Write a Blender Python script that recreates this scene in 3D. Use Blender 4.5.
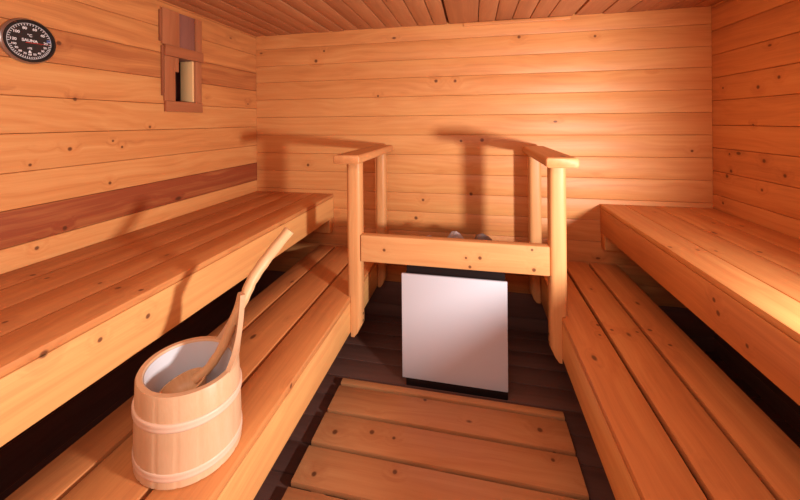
import bpy, bmesh, math, random
from mathutils import Vector, Matrix
for o in list(bpy.data.objects):
    bpy.data.objects.remove(o)
scene = bpy.context.scene
COL = scene.collection
R = random.Random(7)
PI = math.pi
H = 1.28                       # eye height: every z below is measured from the camera's height and lifted by H

# ---------------------------------------------------------------- camera
YAW, ROLL, FPX, V0 = .2089, -.0086, 344.36, 121.47
cd = bpy.data.cameras.new('camera')
cam = bpy.data.objects.new('camera', cd); COL.objects.link(cam)
cd.sensor_width = 36; cd.sensor_fit = 'HORIZONTAL'
cd.lens = FPX / 800 * 36
cd.shift_y = -(250 - V0) / 800
cd.clip_start = .02; cd.clip_end = 50
cam.matrix_world = Matrix.Translation((0, 0, H)) @ Matrix.Rotation(YAW, 4, 'Z') @ Matrix.Rotation(PI / 2, 4, 'X') @ Matrix.Rotation(ROLL, 4, 'Z')
scene.camera = cam

# ---------------------------------------------------------------- world, lamps, exposure
w = bpy.data.worlds.new('world'); scene.world = w
w.use_nodes = True
w.node_tree.nodes['Background'].inputs[0].default_value = (1, .9, .8, 1)
w.node_tree.nodes['Background'].inputs[1].default_value = .0
def lamp(name, kind, loc, energy, color, **kw):
    d = bpy.data.lights.new(name, kind); d.energy = energy; d.color = color
    for k, v in kw.items(): setattr(d, k, v)
    o = bpy.data.objects.new(name, d); COL.objects.link(o); o.location = loc
    return o
sp = lamp('bench_lamp', 'SPOT', (1.04, .42, -.296 + H), 178, (1, .97, .97), shadow_soft_size=.06, spot_size=math.radians(146), spot_blend=.6)
sp.rotation_euler = Vector((-.90, .44, .05)).to_track_quat('-Z', 'Y').to_euler()
fl = lamp('added_fill', 'AREA', (-.1, -.40, .45 + H), 15.5, (1, .93, .90), shape='RECTANGLE', size=1.6, size_y=.3)  # added soft fill near the front wall
fl.rotation_euler = (math.radians(42), 0, 0)
scene.view_settings.view_transform = 'Standard'
scene.view_settings.look = 'None'
scene.view_settings.exposure = -.10
scene.view_settings.gamma = 1
scene.view_settings.use_curve_mapping = False
scene.cycles.use_denoising = True
scene.cycles.max_bounces = 12
scene.cycles.diffuse_bounces = 8

# ---------------------------------------------------------------- materials
def principled(name, color, rough=.5, metal=0.0):
    m = bpy.data.materials.new(name); m.use_nodes = True
    b = m.node_tree.nodes['Principled BSDF']
    b.inputs['Base Color'].default_value = (*color, 1)
    b.inputs['Roughness'].default_value = rough
    b.inputs['Metallic'].default_value = metal
    return m, m.node_tree, b
def wood(name, light, mid, dark, knot=(.10, .03, .012), rough=.45, knots=.35, streak=.55, scale=1.0, spec=.3, spots=(), base=(0, 0, 0), kr=.0105):
    """plank wood: 'gc' holds each board's own grain coordinates, 'tone' its shade"""
    m, nt, b = principled(name, mid, rough)
    b.inputs['Specular IOR Level'].default_value = spec
    N = nt.nodes.new; L = nt.links.new
    gc = N('ShaderNodeAttribute'); gc.attribute_name = 'gc'
    tn = N('ShaderNodeAttribute'); tn.attribute_name = 'tone'
    def mp(sx, sy, sz):
        n = N('ShaderNodeMapping'); n.inputs['Scale'].default_value = (sx * scale, sy * scale, sz * scale); L(gc.outputs['Vector'], n.inputs['Vector']); return n
    def math_(op, a, bb, clamp=False):
        n = N('ShaderNodeMath'); n.operation = op; n.use_clamp = clamp
        for i, v in enumerate((a, bb)):
            if v is None: continue
            if isinstance(v, (int, float)): n.inputs[i].default_value = v
            else: L(v, n.inputs[i])
        return n.outputs[0]
    def noise(vec, scale_, detail=2, rough_=.55):
        n = N('ShaderNodeTexNoise'); n.inputs['Scale'].default_value = scale_; n.inputs['Detail'].default_value = detail; n.inputs['Roughness'].default_value = rough_
        L(vec, n.inputs['Vector']); return n.outputs['Fac']
    # knots
    v = N('ShaderNodeTexVoronoi'); v.voronoi_dimensions = '3D'; v.inputs['Scale'].default_value = 1; v.inputs['Randomness'].default_value = .9
    kmap = mp(5.5, 10.0, 5.0)
    L(kmap.outputs[0], v.inputs['Vector'])
    sep = N('ShaderNodeSeparateColor'); L(v.outputs['Color'], sep.inputs[0])
    has = math_('LESS_THAN', sep.outputs[0], knots)
    d = v.outputs['Distance']
    rad = math_('ADD', math_('MULTIPLY', sep.outputs[1], .08), .05)
    core = math_('SUBTRACT', 1.0, math_('DIVIDE', d, rad), True)
    core = math_('MULTIPLY', math_('MINIMUM', math_('MULTIPLY', core, 2.5), 1.0), has)
    halo = math_('MULTIPLY', math_('SUBTRACT', 1.0, math_('DIVIDE', d, .32), True), has)
    if spots:                                  # the knots one can point at, each at its own place on the thing
        tc = N('ShaderNodeTexCoord'); dm = None
        for i, p in enumerate(spots):
            q = N('ShaderNodeVectorMath'); q.operation = 'DISTANCE'; L(tc.outputs['Object'], q.inputs[0]); q.inputs[1].default_value = tuple(a - c for a, c in zip(p, base))
            qd = math_('DIVIDE', q.outputs['Value'], kr * (.75 + .5 * ((i * 37) % 10) / 10))
            dm = qd if dm is None else math_('MINIMUM', dm, qd)
        c2 = math_('MINIMUM', math_('MULTIPLY', math_('SUBTRACT', 1.0, dm, True), 2.2), 1.0)
        core = math_('MAXIMUM', core, c2)
        halo = math_('MAXIMUM', halo, math_('SUBTRACT', 1.0, math_('DIVIDE', dm, 5.0), True))
    # growth rings bending round the knots
    warp = math_('ADD', math_('MULTIPLY', noise(mp(1.3, 3, 3).outputs[0], 1.0, 2), .16), math_('MULTIPLY', halo, .035))
    sv = N('ShaderNodeSeparateXYZ'); L(gc.outputs['Vector'], sv.inputs[0])
    cv = N('ShaderNodeCombineXYZ'); L(math_('MULTIPLY', sv.outputs[0], .55), cv.inputs[0])
    L(math_('MULTIPLY', math_('ADD', sv.outputs[1], warp), 42 * scale), cv.inputs[1])
    L(math_('MULTIPLY', math_('ADD', sv.outputs[2], warp), 42 * scale), cv.inputs[2])
    rings = noise(cv.outputs[0], 1.0, 2.5)
    fine = noise(mp(5, 260, 260).outputs[0], 1.0, 2)
    blotch = noise(mp(1.6, 6, 6).outputs[0], 1.0, 2)
    s = math_('SUBTRACT', rings, .5); s = math_('MULTIPLY', s, streak)
    s = math_('ADD', s, math_('MULTIPLY', math_('SUBTRACT', fine, .5), .24))
    s = math_('ADD', s, math_('MULTIPLY', math_('SUBTRACT', blotch, .5), .5))
    s = math_('ADD', s, tn.outputs['Fac'])
    s = math_('ADD', s, math_('MULTIPLY', halo, .12))
    r = N('ShaderNodeValToRGB'); L(s, r.inputs[0])
    r.color_ramp.elements[0].position = 0; r.color_ramp.elements[0].color = (*light, 1)
    r.color_ramp.elements[1].position = 1; r.color_ramp.elements[1].color = (*dark, 1)
    e = r.color_ramp.elements.new(.42); e.color = (*mid, 1)
    mx = N('ShaderNodeMix'); mx.data_type = 'RGBA'; L(math_('MULTIPLY', core, .85), mx.inputs['Factor']); L(r.outputs[0], mx.inputs['A']); mx.inputs['B'].default_value = (*knot, 1)
    L(mx.outputs['Result'], b.inputs['Base Color'])
    bp = N('ShaderNodeBump'); bp.inputs['Strength'].default_value = .12; bp.inputs['Distance'].default_value = .002
    L(fine, bp.inputs['Height']); L(bp.outputs[0], b.inputs['Normal'])
    return m
# knots seen on the boards (x, y, z from eye height)
KB = [ (0.700, 2.200, 0.488), (-0.229, 2.200, 0.257), (-0.109, 2.200, 0.253), (-0.994, 2.200, 0.487), (-1.054, 2.200, 0.421), (-1.120, 2.200, -0.296), (-0.075, 2.200, -0.126), (0.054, 2.200, -0.120), (-0.016, 2.200, -0.458), (-0.319, 2.200, -0.507), (1.185, 2.200, -0.177), (-0.366, 2.200, -0.625), (0.278, 2.200, 0.508), (-0.614, 2.200, 0.170) ]
KL = [ (-1.517, 1.194, -0.073), (-1.517, 1.032, -0.095), (-1.517, 1.180, -0.252), (-1.517, 1.233, -0.102), (-1.517, 1.013, -0.393), (-1.517, 0.927, -0.438), (-1.517, 2.106, 0.129), (-1.517, 0.999, 0.305), (-1.517, 1.051, 0.098), (-1.517, 1.368, -0.016), (-1.517, 0.910, -0.141) ]
KR = [ (1.283, 2.117, 0.161), (1.283, 1.890, 0.144), (1.283, 1.779, 0.176), (1.283, 2.074, -0.181), (1.283, 1.860, -0.192), (1.283, 1.754, -0.243), (1.283, 1.873, -0.326), (1.283, 2.093, -0.297), (1.283, 2.064, -0.267), (1.283, 2.124, -0.444), (1.283, 1.921, -0.031) ]
KC = [ (-0.036, 1.567, -0.613), (0.025, 1.567, -0.609), (-0.019, 1.567, -0.652), (0.244, 1.567, -0.558), (0.251, 1.567, -0.644), (-0.414, 1.567, -0.604) ]
KF = [ (-0.933, 0.581, -0.508), (-0.933, 0.830, -0.562), (-0.933, 0.698, -0.549) ]
KF2 = [ (-0.583, 0.827, -0.814), (-0.583, 1.015, -0.852), (-0.583, 1.075, -0.775) ]
KT = [ (-1.703, 0.989, -0.488), (-1.401, 0.845, -0.488), (-1.329, 0.837, -0.488), (-1.124, 0.842, -0.488), (-1.037, 0.827, -0.488), (-0.957, 0.830, -0.488), (-1.137, 0.630, -0.488) ]
KT2 = [ (0.474, 1.465, -0.834), (0.490, 1.534, -0.834), (0.532, 1.509, -0.834), (0.623, 1.513, -0.834), (0.678, 1.537, -0.834), (0.705, 1.449, -0.834) ]
KD = [ (-0.315, 1.318, -1.245), (-0.407, 1.326, -1.245), (-0.282, 1.191, -1.245), (0.276, 1.348, -1.245), (0.253, 1.469, -1.245), (-0.561, 1.127, -1.245), (-0.220, 1.526, -1.245), (-0.553, 1.297, -1.245) ]
KU = [ (0.934, 2.053, -0.488), (1.192, 1.853, -0.488), (0.816, 1.485, -0.488), (0.874, 1.486, -0.488), (1.022, 1.504, -0.488), (0.732, 1.500, -0.488) ]
KFR = [ (0.718, 1.101, -0.613), (0.718, 1.213, -0.586), (0.718, 1.231, -0.555) ]
M = {}
WALL = ((.76, .385, .135), (.635, .259, .079), (.30, .070, .025))
M['wall'] = wood('pine_front_wall', *WALL, knots=.4, streak=.6)
M['wall_left'] = wood('pine_left_wall', *WALL, knots=.25, streak=.7, spots=KL, kr=.0085)
M['wall_back'] = wood('pine_back_wall', *WALL, knots=.2, streak=.6, spots=KB, kr=.012)
M['wall_right'] = wood('pine_right_wall', *WALL, knots=.2, streak=.6, spots=KR, kr=.010)
M['ceiling'] = wood('pine_ceiling_boards', (.54, .25, .108), (.43, .168, .067), (.22, .065, .029), knots=.35)
BENCH = ((.76, .38, .126), (.60, .232, .072), (.33, .093, .032))
M['rail'] = wood('pine_rail_wood', (.71, .365, .14), (.59, .25, .087), (.36, .11, .042), knots=.5, streak=.5, spots=KC, base=(-.1, 1.85, -1.03), kr=.009)
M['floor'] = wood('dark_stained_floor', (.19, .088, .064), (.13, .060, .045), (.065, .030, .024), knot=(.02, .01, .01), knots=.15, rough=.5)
M['duck'] = wood('pine_duckboard', (.60, .285, .115), (.50, .20, .074), (.29, .084, .032), knots=.5, streak=.65, spots=KD, base=(-.13, .8, -1.28), kr=.011)
M['vent'] = wood('red_aged_wood', (.50, .19, .080), (.40, .135, .052), (.20, .06, .028), knots=.05)
M['shutter'] = wood('grey_brown_wood', (.34, .15, .10), (.26, .10, .07), (.14, .05, .04), knots=.0)
M['pale'] = wood('fresh_pale_wood', (.92, .58, .26), (.90, .52, .21), (.74, .36, .13), knots=.1, streak=.3)
M['bucket'] = wood('bucket_staves', (.70, .46, .28), (.62, .37, .20), (.50, .24, .115), knots=.0, streak=.35, rough=.4)
M['hoop'] = wood('bucket_hoops', (.76, .54, .39), (.71, .46, .31), (.58, .34, .21), knots=.0, streak=.3, rough=.4)
M['ladle'] = wood('branch_wood', (.74, .47, .24), (.62, .34, .15), (.42, .16, .06), knots=.2, streak=.5)
M['liner'] = principled('white_plastic_liner', (.62, .60, .60), .4)[0]
M['white'] = principled('white_enamel', (.64, .62, .65), .35)[0]
M['black'] = principled('black_steel', (.014, .007, .006), .8)[0]
M['black'].node_tree.nodes['Principled BSDF'].inputs['Specular IOR Level'].default_value = .15
M['rim'] = principled('black_plastic', (.015, .014, .014), .3)[0]
M['chrome'] = principled('grey_metal_bezel', (.45, .42, .40), .3, .9)[0]
M['dial'] = principled('black_dial', (.02, .018, .018), .35)[0]
M['print'] = principled('white_print', (.8, .78, .76), .5)[0]
M['red'] = principled('red_print', (.7, .05, .03), .5)[0]
M['blue'] = principled('blue_print', (.1, .2, .6), .5)[0]
M['screw'] = principled('dark_screw', (.06, .03, .02), .5, .5)[0]
def stone_mat(name, c0, c1):
    m, nt, b = principled(name, c0, .85)
    t = nt.nodes.new('ShaderNodeTexCoord'); n = nt.nodes.new('ShaderNodeTexNoise'); n.inputs['Scale'].default_value = 26; n.inputs['Detail'].default_value = 5
    nt.links.new(t.outputs['Object'], n.inputs['Vector'])
    r = nt.nodes.new('ShaderNodeValToRGB'); r.color_ramp.elements[0].position = .35; r.color_ramp.elements[0].color = (*c0, 1); r.color_ramp.elements[1].position = .65; r.color_ramp.elements[1].color = (*c1, 1)
    nt.links.new(n.outputs['Fac'], r.inputs[0]); nt.links.new(r.outputs[0], b.inputs['Base Color'])
    bp = nt.nodes.new('ShaderNodeBump'); bp.inputs['Strength'].default_value = .5; bp.inputs['Distance'].default_value = .006
    nt.links.new(n.outputs['Fac'], bp.inputs['Height']); nt.links.new(bp.outputs[0], b.inputs['Normal'])
    return m
M['stone_pale'] = stone_mat('pale_grey_stone', (.30, .24, .22), (.42, .36, .34))
M['stone_dark'] = stone_mat('dark_grey_stone', (.13, .10, .09), (.25, .20, .18))

# ---------------------------------------------------------------- mesh helpers
class MB:
    """collects boards, lathes, tubes into one mesh; z is measured from eye height"""
    def __init__(s): s.v = []; s.f = []; s.gc = []; s.tone = []
    def add(s, verts, faces, gcs=None, tone=.4, off=None):
        n = len(s.v); off = off or Vector((R.uniform(0, 40), R.uniform(0, 40), R.uniform(0, 40)))
        s.v += [Vector(p) for p in verts]
        s.gc += [Vector(g) + off for g in (gcs or verts)]
        s.tone += [tone] * len(verts)
        s.f += [tuple(i + n for i in f) for f in faces]
    def board(s, lo, hi, axis='y', r=.004, seg=2, tone=None, spread=.16, base=.36, off=None, endr=None):
        """a plank with rounded long edges, grain along axis"""
        if tone is None: tone = base + R.uniform(-spread, spread)
        a = 'xyz'.index(axis); b, c = [i for i in (0, 1, 2) if i != a]
        hb, hc = (hi[b] - lo[b]) / 2, (hi[c] - lo[c]) / 2
        r = min(r, hb * .98, hc * .98)
        prof = []
        for q, (sb, sc) in enumerate(((1, 1), (-1, 1), (-1, -1), (1, -1))):
            for k in range(seg + 1):
                t = (q + k / seg) * PI / 2
                prof.append((sb * (hb - r) + r * math.cos(t), sc * (hc - r) + r * math.sin(t)))
        n = len(prof); e = endr if endr is not None else min(r * .5, .003)
        rows = [(lo[a], e), (lo[a] + e, 0), (hi[a] - e, 0), (hi[a], e)]
        vs = []; g = []
        for la, ins in rows:
            for pb, pc in prof:
                p = [0, 0, 0]; p[a] = la
                kb = (hb - ins) / hb; kc = (hc - ins) / hc
                p[b] = (lo[b] + hi[b]) / 2 + pb * kb; p[c] = (lo[c] + hi[c]) / 2 + pc * kc
                vs.append(p)
                wide, thin = (p[b], p[c]) if hb >= hc else (p[c], p[b])
                g.append((p[a], wide, thin))
        fs = []
        for i in range(3):
            for j in range(n):
                j2 = (j + 1) % n
                fs.append((i * n + j, i * n + j2, (i + 1) * n + j2, (i + 1) * n + j))
        fs.append(tuple(range(n - 1, -1, -1))); fs.append(tuple(3 * n + j for j in range(n)))
        s.add(vs, fs, g, tone, off)
    def lathe(s, c, prof, seg=48, rx=1, ry=1, ang=0, tone=.35, close=False, wob=None):
        """prof: list of (radius, z); c centre (x, y)"""
        vs = []; g = []; ca, sa = math.cos(ang), math.sin(ang); n = len(prof)
        for i in range(seg):
            t = 2 * PI * i / seg
            for r, z in prof:
                k = wob(t, r) if wob else 1
                x, y = r * rx * math.cos(t) * k, r * ry * math.sin(t) * k
                vs.append((c[0] + x * ca - y * sa, c[1] + x * sa + y * ca, z)); g.append((z, t * .12, r))
        fs = []
        for i in range(seg):
            i2 = (i + 1) % seg
            for j in range(n if close else n - 1):
                j2 = (j + 1) % n
                fs.append((i * n + j, i2 * n + j, i2 * n + j2, i * n + j2))
        s.add(vs, fs, g, tone)
    def tube(s, pts, rad, seg=12, tone=.35, caps=True):
        pts = [Vector(p) for p in pts]; vs = []; g = []; l = 0
        up = Vector((.3, .2, 1)).normalized()
        for i, p in enumerate(pts):
            d = (pts[min(i + 1, len(pts) - 1)] - pts[max(i - 1, 0)]).normalized()
            a = d.cross(up).normalized(); b = d.cross(a)
            r = rad[i] if isinstance(rad, (list, tuple)) else rad
            if i: l += (p - pts[i - 1]).length
            for k in range(seg):
                t = 2 * PI * k / seg
                vs.append(p + a * (r * math.cos(t)) + b * (r * math.sin(t))); g.append((l, r * math.cos(t), r * math.sin(t)))
        fs = []
        for i in range(len(pts) - 1):
            for k in range(seg):
                k2 = (k + 1) % seg
                fs.append((i * seg + k, i * seg + k2, (i + 1) * seg + k2, (i + 1) * seg + k))
        if caps:
            fs.append(tuple(range(seg - 1, -1, -1))); n = (len(pts) - 1) * seg; fs.append(tuple(n + k for k in range(seg)))
        s.add(vs, fs, g, tone)
    def build(s, name, mat, parent=None, loc=None, sharp=40, kind=None):
        base = Vector(loc) if loc else (Vector(parent['_base']) if parent else Vector((0, 0, 0)))
        me = bpy.data.meshes.new(name)
        me.from_pydata([v - base for v in s.v], [], s.f)
        a = me.attributes.new('gc', 'FLOAT_VECTOR', 'POINT'); a.data.foreach_set('vector', [c for g in s.gc for c in g])
        a = me.attributes.new('tone', 'FLOAT', 'POINT'); a.data.foreach_set('value', s.tone)
        bm = bmesh.new(); bm.from_mesh(me); bmesh.ops.recalc_face_normals(bm, faces=bm.faces); bm.to_mesh(me); bm.free()
        me.materials.append(mat)
        me.shade_smooth(); me.set_sharp_from_angle(angle=math.radians(sharp))
        o = bpy.data.objects.new(name, me); COL.objects.link(o)
        if parent: o.parent = parent; o['_base'] = list(base)
        else: o.location = base + Vector((0, 0, H)); o['_base'] = list(base)
        if kind: o['kind'] = kind
        return o
def tag(o, label, cat, group=None):
    o['label'] = label; o['category'] = cat
    if group: o['group'] = group
    return o
def thing(name, base, label, cat, group=None):
    o = bpy.data.objects.new(name, None); COL.objects.link(o)
    o.empty_display_size = .05
    o.location = Vector(base) + Vector((0, 0, H)); o['_base'] = list(base)
    return tag(o, label, cat, group)

# ---------------------------------------------------------------- room shell
XL, XR, YB, YF, ZC, ZF = -1.517, 1.283, 2.2, -.55, .615, -1.28
T = .06
# left wall: courses of horizontal boards, with a hole for the air vent
def courses(edges, make):
    for i in range(len(edges) - 1): make(edges[i], edges[i + 1], i)
mb = MB()
eL = [.740, .609, .482, .3545, .227, .0995, -.030, -.162, -.286, -.410, -.538, -.666, -.794, -.922, -1.05, -1.178, -1.30]
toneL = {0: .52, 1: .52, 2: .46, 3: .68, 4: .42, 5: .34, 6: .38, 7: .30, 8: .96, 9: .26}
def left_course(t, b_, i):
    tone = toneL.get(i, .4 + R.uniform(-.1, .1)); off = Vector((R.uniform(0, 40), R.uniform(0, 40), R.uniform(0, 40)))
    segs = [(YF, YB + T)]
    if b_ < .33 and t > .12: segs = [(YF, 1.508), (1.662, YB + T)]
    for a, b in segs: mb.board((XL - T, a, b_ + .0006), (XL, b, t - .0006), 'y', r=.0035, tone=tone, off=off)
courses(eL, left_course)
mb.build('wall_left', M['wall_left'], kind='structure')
mb = MB()
eR = [.735, .607, .4794, .3465, .2224, .0977, -.0347, -.157, -.284, -.411, -.538, -.665, -.792, -.92, -1.05, -1.178, -1.30]
def right_course(t, b_, i): mb.board((XR, YF, b_ + .0007), (XR + T, YB + T, t - .0007), 'y', r=.0045, base=.5, spread=.08)
courses(eR, right_course)
mb.build('wall_right', M['wall_right'], kind='structure')
mb = MB()
eB = [.65, .520, .3986, .2838, .1615, .0363, -.0885, -.2148, -.3384, -.462, -.585, -.709, -.832, -.945, -1.052]
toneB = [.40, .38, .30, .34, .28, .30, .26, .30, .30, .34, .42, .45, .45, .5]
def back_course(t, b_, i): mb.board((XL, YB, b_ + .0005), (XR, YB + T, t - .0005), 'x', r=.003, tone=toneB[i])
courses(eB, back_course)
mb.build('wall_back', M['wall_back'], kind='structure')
mb = MB()
for b_, t in ((-1.3, -1.203), (-1.203, -1.052)):
    mb.board((XL, YB + .001, b_ + .0006), (XR, YB + T, t - .0006), 'x', r=.003, tone=.22)
mb.build('baseboard_back', M['floor'], kind='structure')
for nm, a, b in (('shade_boards_left', XL, XL + .002), ('shade_boards_right', XR - .002, XR)):  # thin dark boards up to bench height: shade under the benches put into colour
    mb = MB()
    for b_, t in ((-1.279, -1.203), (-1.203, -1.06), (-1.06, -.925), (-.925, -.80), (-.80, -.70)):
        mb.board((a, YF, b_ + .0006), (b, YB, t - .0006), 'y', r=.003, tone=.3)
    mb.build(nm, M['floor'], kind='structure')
mb = MB()
z = -1.30
while z < .7:
    mb.board((XL - T, YF - T, z + .0006), (XR + T, YF, z + .127), 'x', r=.0035); z += .128
mb.build('wall_front', M['wall'], kind='structure')
# ceiling boards run towards the back wall
mb = MB()
seams = [XL - T, -1.44, -1.34, -1.24, -1.14, -1.04, -.942, -.845, -.745, -.645, -.548, -.448, -.342, -.239, -.15, .036, .138, .238, .342, .444, .588, .738, .863, .97, 1.08, 1.19, XR + T]
wide = {-.942, -.15, .588}
for a, b in zip(seams, seams[1:]):
    ga = .007 if a in wide else .0014; gb = .007 if b in wide else .0014
    mb.board((a + ga, YF - T, ZC + R.uniform(-.002, .002)), (b - gb, YB + T, ZC + .03), 'y', r=.006, base=.42, spread=.14)
mb.board((XL - T, YF - T, ZC + .031), (XR + T, YB + T, ZC + .05), 'y', tone=1.0)
mb.build('ceiling', M['ceiling'], kind='structure')
mb = MB()
mb.board((-.052, YB - .012, .592), (.566, YB, .6125), 'x', r=.003, tone=.45)
mb.build('trim_1', M['wall'], kind='structure')
# floor: dark stained boards across the room
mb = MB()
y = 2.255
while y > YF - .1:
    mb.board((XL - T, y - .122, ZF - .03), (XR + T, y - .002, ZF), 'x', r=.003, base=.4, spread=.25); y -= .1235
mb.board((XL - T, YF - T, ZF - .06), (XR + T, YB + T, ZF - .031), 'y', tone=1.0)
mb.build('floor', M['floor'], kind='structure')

# ---------------------------------------------------------------- benches
def bench(base, spots, label, tops, top, thick, fascia, zb, bearers, legs, tones=None, bz=None, ft=.2, block=None):
    t = thing('sauna_bench', base, label, 'bench', 'sauna benches along the side walls')
    y0, y1 = YF + .004, YB - .003
    M['bench'] = wood('pine_bench_boards', *BENCH, knots=.3, streak=.65, spots=spots, base=base, kr=.0085)
    for i, (a, b) in enumerate(tops):
        m = MB(); m.board((a, y0, top - thick), (b, y1, top), 'y', r=.004, tone=tones[i] if tones else None); m.build('seat_board', M['bench'], t)
    a, b = fascia
    m = MB(); m.board((a, y0, zb), (b, y1, top - thick - .0012), 'y', r=.003, tone=ft); m.build('front_board', M['bench'], t)
    for (x0, x1, yy) in bearers:
        m = MB(); m.board((x0, yy, bz or top - thick - .16), (x1, yy + .04, top - thick - .001), 'x', r=.003, tone=.2); m.build('bearer', M['bench'], t)
    if block:
        m = MB(); m.board((block[0], y1 - .06, -.738), (block[1], y1, zb - .001), 'x', r=.003, tone=.15); m.build('wall_block', M['bench'], t)
    for (x, yy) in legs:
        m = MB(); m.board((x - .03, yy - .03, ZF), (x + .03, yy + .03, top - thick - .161), 'z', r=.004, tone=.7); m.build('leg', M['bench'], t)
    return t
BY = (YF + .1, .7, YB - .045)
LX = [yy + .02 for yy in BY]
UT = .022
bench((-1.22, .8, ZF), KT + KF, 'wide upper bench on the left wall, higher than the bench holding the bucket',
      [(XL + .003, -1.3735), (-1.3705, -1.2225), (-1.2195, -1.0725), (-1.0695, -.933)], -.488, UT, (-.956, -.933), -.648,
      [(XL + .003, -.957, y) for y in BY if y != .7], [], [.70, .64, .60, .44], -.66, .04, (-1.05, -.936))  # seat boards toned darker, fascia lighter: the grazing light put into the wood
bench((1.0, .8, ZF), KU + KFR, 'upper bench of four boards along the right wall',
      [(.7177, .8445), (.8475, .9935), (.9965, 1.1435), (1.1465, XR - .003)], -.4885, UT, (.7177, .7407), -.653,
      [(.7417, XR - .003, y) for y in BY], [], [.30, .34, .32, .36], -.66, .42, (.722, .815))
bench((-.81, .8, ZF), KF2, 'low step bench on the left with a wooden bucket standing on it',
      [(-1.038, -.926), (-.912, -.741), (-.727, -.583)], -.840, .026, (-.606, -.583), -1.010,
      [(-1.03, -.607, y) for y in BY], [(-.98, y) for y in LX], [.56, .54, .50], None, .14)
bench((.58, .8, ZF), KT2, 'low step bench of three gapped boards below the upper bench on the right',
      [(.362, .497), (.511, .643), (.657, .803)], -.834, .026, (.362, .385), -1.012,
      [(.386, .795, y) for y in BY], [(.75, y) for y in LX], [.45, .42, .46])

# ---------------------------------------------------------------- guard rail
t = thing('guard_rail', (-.1, 1.85, -1.03), 'pine guard rail with four posts, two handrails and a front crossbar around the white heater', 'railing')
def post(x0, x1, y0, y1, ztop, zbot, inner, notch=None):
    """rounded square post, inner bottom corner cut away; notch = (x, z): narrower below z"""
    m = MB(); r = .02; seg = 4; vs = []; g = []
    prof = []
    hx, hy = (x1 - x0) / 2, (y1 - y0) / 2
    for q, (sx, sy) in enumerate(((1, 1), (-1, 1), (-1, -1), (1, -1))):
        for k in range(seg + 1):
            a = (q + k / seg) * PI / 2
            prof.append((sx * (hx - r) + r * math.cos(a), sy * (hy - r) + r * math.sin(a)))
    cx, cy = (x0 + x1) / 2, (y0 + y1) / 2
    rows = [(ztop, 0, 0)]
    if notch: rows += [(notch[1] + .0005, 0, 0), (notch[1], notch[0], 0)]
    rows += [(zbot + .055, notch[0] if notch else 0, 0), (zbot + .02, notch[0] if notch else 0, .018), (zbot, notch[0] if notch else 0, .034)]
    n = len(prof)
    for z_, nt_, cut in rows:
        for px, py in prof:
            X = cx + px
            if nt_: X = max(X, nt_) if inner > 0 else min(X, nt_)
            if inner > 0: X = min(X, x1 - cut) if cut else X
            else: X = max(X, x0 + cut) if cut else X
            vs.append((X, cy + py, z_)); g.append((z_, px, py))
    fs = []
    for i in range(len(rows) - 1):
        for j in range(n):
            j2 = (j + 1) % n; fs.append((i * n + j, i * n + j2, (i + 1) * n + j2, (i + 1) * n + j))
    fs.append(tuple(range(n))); k = (len(rows) - 1) * n; fs.append(tuple(k + j for j in range(n - 1, -1, -1)))
    m.add(vs, fs, g, .25 + R.uniform(-.05, .05))
    return m.build('post', M['rail'], t, sharp=35)
ZR = -.191
pl = post(-.601, -.530, 1.565, 1.632, ZR, -1.03, 1, (-.5825, -.839))
post(-.590, -.530, 2.035, 2.100, ZR, -1.015, 1, (-.5825, -.839))
pr = post(.316, .386, 1.565, 1.632, ZR, -1.03, -1, (.3615, -.833))
post(.306, .372, 2.035, 2.100, ZR, -1.02, -1, (.3615, -.833))
for p_, x_, sgn in ((pl, -.530, 1), (pr, .316, -1)):
    for zz in (-.93, -.965):
        m = MB(); m.tube([(x_ - sgn * .002, 1.598, zz), (x_ + sgn * .0012, 1.598, zz)], .006, 10); m.build('screw', M['screw'], p_)
def handrail(x0, x1):
    m = MB(); m.board((x0, 1.46, -.190), (x1, 2.13, -.149), 'y', r=.013, seg=5, tone=.42, endr=.004); m.build('handrail', M['rail'], t)
handrail(-.622, -.498); handrail(.283, .406)
m = MB(); m.board((-.5295, 1.567, -.667), (.3155, 1.612, -.541), 'x', r=.005, seg=3, tone=.22); m.build('crossbar', M['rail'], t)

# ---------------------------------------------------------------- heater and its stones
HX0, HX1, HY = -.348, .148, 1.645
t = thing('sauna_heater', (-.1, 1.87, ZF), 'square electric sauna heater with plain white front panel behind the crossbar', 'heater')
m = MB(); m.board((HX0 + .016, HY + .014, -1.248), (HX1 - .006, 2.12, -.742), 'z', r=.006, tone=.4); m.build('body', M['black'], t)
m = MB(); m.board((HX0, HY, -1.248), (HX1, HY + .013, -.742), 'z', r=.003, tone=.4); m.build('front_panel', M['white'], t)['label'] = 'plain white enamel front panel'
m = MB()
for lo, hi in (((HX0 + .022, HY + .02, -.741), (HX1 - .008, HY + .032, -.695)), ((HX0 + .022, 2.07, -.741), (HX1 - .008, 2.082, -.728)),
               ((HX0 + .022, HY + .033, -.741), (HX0 + .034, 2.069, -.695)), ((HX1 - .02, HY + .033, -.741), (HX1 - .008, 2.069, -.695))):
    m.board(lo, hi, 'x' if hi[0] - lo[0] > .1 else 'y', r=.002)
m.build('stone_collar', M['black'], t)
m = MB(); m.board((HX0 + .02, HY - .006, ZF), (HX1 - .002, 2.11, -1.2485), 'x', r=.003); m.build('base', M['black'], t)
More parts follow.
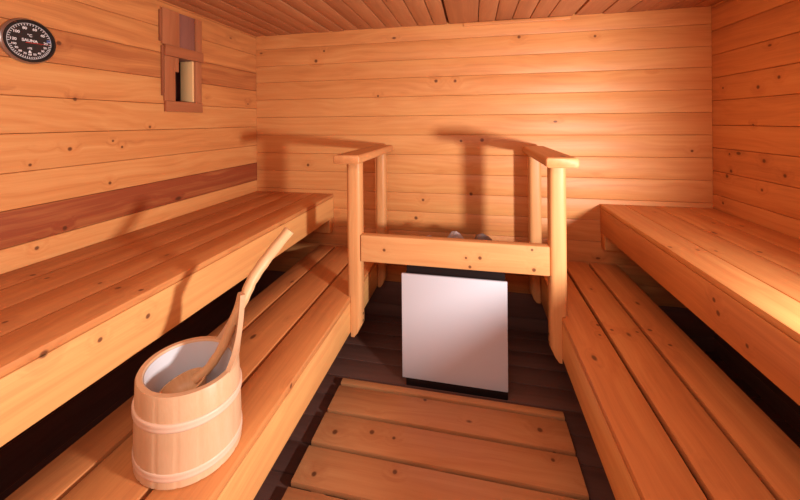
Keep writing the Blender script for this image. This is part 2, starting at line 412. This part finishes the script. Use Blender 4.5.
def stone(c, r, mat, label, seed):
    rr = random.Random(seed)
    bm = bmesh.new(); bmesh.ops.create_icosphere(bm, subdivisions=3, radius=1)
    dirs = [Vector((rr.uniform(-1, 1), rr.uniform(-1, 1), rr.uniform(-1, 1))).normalized() for _ in range(9)]
    for v in bm.verts:
        k = 1.0
        for d in dirs:
            dd = v.co.dot(d)
            if dd > .72: k = min(k, .72 / dd)
        v.co = Vector((v.co.x * r[0], v.co.y * r[1], v.co.z * r[2])) * k
    me = bpy.data.meshes.new('sauna_stone'); bm.to_mesh(me); bm.free(); me.materials.append(mat); me.shade_smooth(); me.set_sharp_from_angle(angle=math.radians(28))
    o = bpy.data.objects.new('sauna_stone', me); COL.objects.link(o); o.location = (c[0], c[1], c[2] + H); o.rotation_euler = (0, 0, rr.uniform(0, 6))
    return tag(o, label, 'stone', 'stones heaped on the heater')
stone((-.090, 1.80, -.674), (.088, .062, .104), M['stone_pale'], 'pale grey stone peeking over the crossbar, left one of the two tips', 3)
stone((.042, 1.81, -.673), (.070, .055, .100), M['stone_dark'], 'dark grey stone peeking over the crossbar, right one of the two tips', 8)
GEN = 'grey sauna stone lying low in the heater behind the crossbar'
k = 20
for x_, y_ in ((-.272, 1.722), (-.25, 1.89), (-.27, 1.99), (-.15, 1.96), (-.04, 1.94), (.065, 1.96), (-.218, 1.80)):
    stone((x_, y_, -.704), (.048, .048, .045), M['stone_dark'] if k % 2 else M['stone_pale'], GEN, k); k += 1

# ---------------------------------------------------------------- duckboard
t = thing('duckboard', (-.13, .8, ZF), 'slatted pine duckboard mat lying on the dark floor between the benches', 'duckboard')
ZD = -1.245
ys = [1.582, 1.534, 1.380, 1.226, 1.072, .918, .764, .610, .456, .302]
for a, b in zip(ys, ys[1:]):
    m = MB(); m.board((-.630, b + .016, ZD - .02), (.366, a, ZD), 'x', r=.003, base=.38, spread=.1); m.build('slat', M['duck'], t)
for x_ in (-.53, -.13, .27):
    m = MB(); m.board((x_ - .025, .32, ZF), (x_ + .025, 1.57, ZD - .0205), 'y', r=.002); m.build('bearer', M['duck'], t)

# ---------------------------------------------------------------- bucket
BC = (-.736, .772); BA = math.radians(162.5); ZB0, ZB1 = -.8395, -.632
t = thing('wooden_bucket', (*BC, ZB0), 'pale wooden sauna bucket with two hoops on the left low bench', 'bucket')
RX, RY = .134, .118
NS = 16
def wob(tt, r):
    u = (tt * NS / (2 * PI)) % 1
    return 1 - (.010 if min(u, 1 - u) < .02 else 0)
m = MB()
prof = [(.93, ZB0 + .004), (.955, ZB0), (1.0, ZB0 + .003), (.985, ZB0 + .10), (.955, ZB1 - .004), (.935, ZB1), (.838, ZB1), (.820, ZB1 - .004), (.820, ZB0 + .02), (.0, ZB0 + .02)]
m.lathe(BC, prof, NS * 10, RX, RY, BA, .35, wob=lambda tt, r: wob(tt, r) if r > .95 else 1)
m.build('staves', M['bucket'], t, sharp=50)
m = MB()
m.lathe(BC, [(.818, ZB1 - .006), (.805, ZB1 - .005), (.79, ZB0 + .03), (.0, ZB0 + .026)], 64, RX, RY, BA)
m.build('liner', M['liner'], t)['label'] = 'white plastic liner inside the bucket'
for zc in (-.700, -.812):
    m = MB()
    pr_ = []
    for i in range(13):
        a = -PI / 2 + PI * i / 12
        pr_.append((.980 + .035 * max(0, math.cos(a)) ** .5 * (.75 + .25 * abs(math.sin(2 * a))), zc + .0098 * math.sin(a)))
    pr_ = [(.96, zc - .0098)] + pr_ + [(.96, zc + .0098)]
    m.lathe(BC, pr_, 72, RX, RY, BA, .3, close=True)
    m.build('hoop', M['hoop'], t)
# tall stave that forms the grip
m = MB(); NI, NJ = 22, 16; vs = []; g = []
ZT = -.482
for side in (0, 1):
    for i in range(NI + 1):
        h = i / NI; z_ = ZB1 - .002 + (ZT - ZB1) * h
        hw = math.radians(42 * (1 - h) ** 1.6 + 7.5 - (2.0 if h > .97 else 0))
        for j in range(NJ + 1):
            s_ = -1 + 2 * j / NJ
            a = math.radians(45) + s_ * hw
            k_ = (.955 if side else .850) + .15 * h
            ca, sa = math.cos(a - BA), math.sin(a - BA)
            rr = 1 / math.hypot(ca / RX, sa / RY) * k_
            vs.append((BC[0] + rr * math.cos(a), BC[1] + rr * math.sin(a), z_)); g.append((z_, a * .12, rr))
fs = []; W = NJ + 1; S = (NI + 1) * W
for i in range(NI):
    for j in range(NJ):
        q = (i * W + j, i * W + j + 1, (i + 1) * W + j + 1, (i + 1) * W + j)
        fs.append(q); fs.append(tuple(S + v for v in reversed(q)))
    fs.append((i * W, (i + 1) * W, S + (i + 1) * W, S + i * W)); fs.append((i * W + NJ, S + i * W + NJ, S + (i + 1) * W + NJ, (i + 1) * W + NJ))
for j in range(NJ):
    fs.append((j, S + j, S + j + 1, j + 1)); k = NI * W; fs.append((k + j, k + j + 1, S + k + j + 1, S + k + j))
m.add(vs, fs, g, .5)
m.build('grip_stave', M['bucket'], t, sharp=50)

# ---------------------------------------------------------------- ladle
t = thing('ladle', (-.745, .775, -.80), 'wooden ladle with a long bent branch handle leaning in the bucket', 'ladle')
def spline(P, n=6):
    P = [Vector(p) for p in P]; out = []
    for i in range(len(P) - 1):
        p0, p1, p2, p3 = P[max(i - 1, 0)], P[i], P[i + 1], P[min(i + 2, len(P) - 1)]
        for k in range(n):
            u = k / n
            out.append(.5 * ((2 * p1) + (p2 - p0) * u + (2 * p0 - 5 * p1 + 4 * p2 - p3) * u * u + (3 * p1 - p0 - 3 * p2 + p3) * u ** 3))
    out.append(P[-1]); return out
hp = spline([(-.743, .795, -.694), (-.716, .815, -.672), (-.687, .836, -.621), (-.661, .852, -.549), (-.645, .874, -.499), (-.640, .905, -.460), (-.620, .950, -.413), (-.572, .995, -.341)])
n = len(hp)
rads = [.0125 + .0045 * min(1, max(0, i / n - .35) * 2.5) + .0007 * math.sin(i * 1.7) for i in range(n)]
m = MB(); m.tube(hp, rads, 14, .35); m.build('handle', M['ladle'], t)
m = MB()
cx, cy = -.764, .775
m.lathe((0, 0), [(.0, -.045), (.03, -.042), (.046, -.025), (.052, 0), (.047, .001), (.041, -.022), (.026, -.036), (.0, -.038)], 36, 1.15, .9, .8, .3)
rot = Matrix.Rotation(math.radians(14), 4, Vector((1, -.6, 0)).normalized())
m.v = [rot @ v + Vector((cx, cy, -.697)) for v in m.v]
m.build('bowl', M['ladle'], t, sharp=50)

# ---------------------------------------------------------------- thermometer on the left wall
TY, TZ = .904, .2895
t = thing('thermometer', (XL, TY, TZ), 'round black dial thermometer hanging on the left wall', 'thermometer')
def disc(name, mat, prof, parent):
    m = MB(); m.lathe((0, 0), prof, 56)
    m.v = [Vector((XL + v.z, TY + v.x, TZ + v.y)) for v in m.v]
    return m.build(name, mat, parent, sharp=35)
disc('case', M['rim'], [(.0, .0005), (.074, .0005), (.076, .004), (.076, .012), (.072, .018), (.067, .018), (.066, .0125), (0, .0125)], t)
disc('bezel', M['chrome'], [(.0732, .0185), (.0762, .0135), (.0775, .0125), (.0775, .004), (.077, .002)], t)
dial = disc('dial', M['dial'], [(0, .0132), (.0658, .0132), (.0658, .0128), (0, .0128)], t)
def on_dial(x, y, h=0): return Vector((XL + .0136 + h, TY + x, TZ + y))
def ticks(name, mat, rs, angs, wd, parent):
    m = MB()
    for a in angs:
        a = math.radians(a); ca, sa = math.cos(a), math.sin(a); px, py = -sa * wd, ca * wd
        q = [on_dial(rs[0] * ca + px, rs[0] * sa + py), on_dial(rs[1] * ca + px, rs[1] * sa + py), on_dial(rs[1] * ca - px, rs[1] * sa - py), on_dial(rs[0] * ca - px, rs[0] * sa - py)]
        q2 = [v - Vector((.0003, 0, 0)) for v in q]
        m.add(q + q2, [(0, 1, 2, 3), (7, 6, 5, 4), (0, 4, 5, 1), (1, 5, 6, 2), (2, 6, 7, 3), (3, 7, 4, 0)])
    return m.build(name, mat, parent)
ticks('scale_marks', M['print'], (.054, .060), [-10 + i * 8.2 for i in range(26)] + [-165 + i * 6.2 for i in range(25)], .0009, dial)
m = MB()
arcs = []
for a0, a1 in ((-10, 200), (-166, -14)):
    pts = [on_dial(.0612 * math.cos(math.radians(a0 + (a1 - a0) * i / 30)), .0612 * math.sin(math.radians(a0 + (a1 - a0) * i / 30))) for i in range(31)]
    m.tube(pts, .0006, 6)
m.build('scale_arc', M['print'], dial)
def text_mesh(items):
    m = MB()
    dg = bpy.context.evaluated_depsgraph_get()
    for s_, x, y, size in items:
        c = bpy.data.curves.new('t', 'FONT'); c.body = s_; c.size = size; c.align_x = 'CENTER'; c.align_y = 'CENTER'; c.extrude = .0002; c.offset = size * .02
        o = bpy.data.objects.new('t', c); COL.objects.link(o); dg.update()
        me = o.evaluated_get(dg).to_mesh()
        m.add([on_dial(v.co.x + x, v.co.y + y, v.co.z) for v in me.vertices], [tuple(p.vertices) for p in me.polygons])
        bpy.data.objects.remove(o); bpy.data.curves.remove(c)
    return m
items = []
for i, s_ in enumerate(('20', '40', '60', '80', '100', '120')):
    a = math.radians(0 + i * 36); items.append((s_, .045 * math.cos(a), .045 * math.sin(a), .0125))
for i, s_ in enumerate(('100', '90', '80', '70', '60', '50', '40', '30', '20')):
    a = math.radians(-160 + i * 17.5); items.append((s_, .046 * math.cos(a), .046 * math.sin(a), .0095))
text_mesh(items).build('numerals', M['print'], dial)
text_mesh([('SAUNA', 0, .002, .0135), ('\u00b0C', 0, .0195, .0125), ('r/%', 0, -.0245, .0095)]).build('lettering', M['print'], dial)
m = MB(); q = [on_dial(-.005, -.040), on_dial(.005, -.040), on_dial(0, -.030)]; m.add(q + [v - Vector((.0003, 0, 0)) for v in q], [(0, 1, 2), (5, 4, 3), (0, 3, 4, 1), (1, 4, 5, 2), (2, 5, 3, 0)]); m.build('pointer_mark', M['print'], dial)
m = MB(); m.tube([on_dial(-.012, -.006, .0015), on_dial(.056, -.002, .0015)], [.0012, .0004], 6); m.build('needle', M['red'], t)
ticks('cool_mark', M['blue'], (.050, .061), [9, 14], .0012, dial)

# ---------------------------------------------------------------- sliding air vent on the left wall
t = thing('air_vent', (XL, 1.57, .06), 'reddish wooden sliding air vent high on the left wall near the corner', 'vent')
X0 = XL + .0005
def vb(name, y0, y1, z0, z1, d, mat='vent', axis='z', d0=0, tone=None, parent=None):
    m = MB(); m.board((X0 + d0, y0, z0), (X0 + d, y1, z1), axis, r=.0025, tone=tone); return m.build(name, M[mat], parent or t)
vb('frame_stile', 1.440, 1.504, .114, .3425, .012)
vb('frame_stile', 1.636, 1.680, .114, .3425, .012)
vb('frame_rail', 1.444, 1.680, .060, .1135, .018, axis='y')
vb('frame_rail', 1.438, 1.684, .343, .398, .022, axis='y')
vb('upper_board', 1.428, 1.530, .3985, .580, .014, tone=.25)
vb('upper_board', 1.638, 1.682, .3985, .580, .014, tone=.3)
vb('shutter', 1.5305, 1.6375, .3985, .580, .007, 'shutter', tone=.35)
vb('shutter', 1.5045, 1.530, .268, .3425, .008, 'vent', tone=.3)
vb('runner', 1.416, 1.4275, .41, .565, .012, 'vent', tone=.8)
vb('runner', 1.427, 1.4375, .14, .39, .012, 'vent', tone=.7)
# hole behind the opening: pale cut jamb on the far side, shade of the hole toned dark into the deeper boards
DX = -.19
m = MB(); m.board((XL - .078, 1.626, .117), (XL - .0005, 1.646, .3425), 'z', r=.001, tone=.1); m.build('jamb', M['pale'], t)['label'] = 'pale fresh-cut wood side of the vent hole'
m = MB()
m.board((XL + DX, 1.5085, .117), (XL - .001, 1.5145, .343), 'z', r=.001, tone=.8)
m.board((XL + DX, 1.5085, .108), (XL - .001, 1.6545, .1165), 'y', r=.001, tone=.8)
m.board((XL + DX, 1.5085, .3435), (XL - .001, 1.6545, .350), 'y', r=.001, tone=.8)
m.board((XL + DX - .008, 1.5085, .117), (XL + DX - .0005, 1.6545, .343), 'y', r=.001, tone=1.0)
m.board((XL + DX, 1.648, .117), (XL - .0785, 1.6545, .343), 'y', r=.001, tone=1.0)
m.build('vent_duct', M['shutter'], t)

for o in bpy.data.objects:
    if '_base' in o: del o['_base']
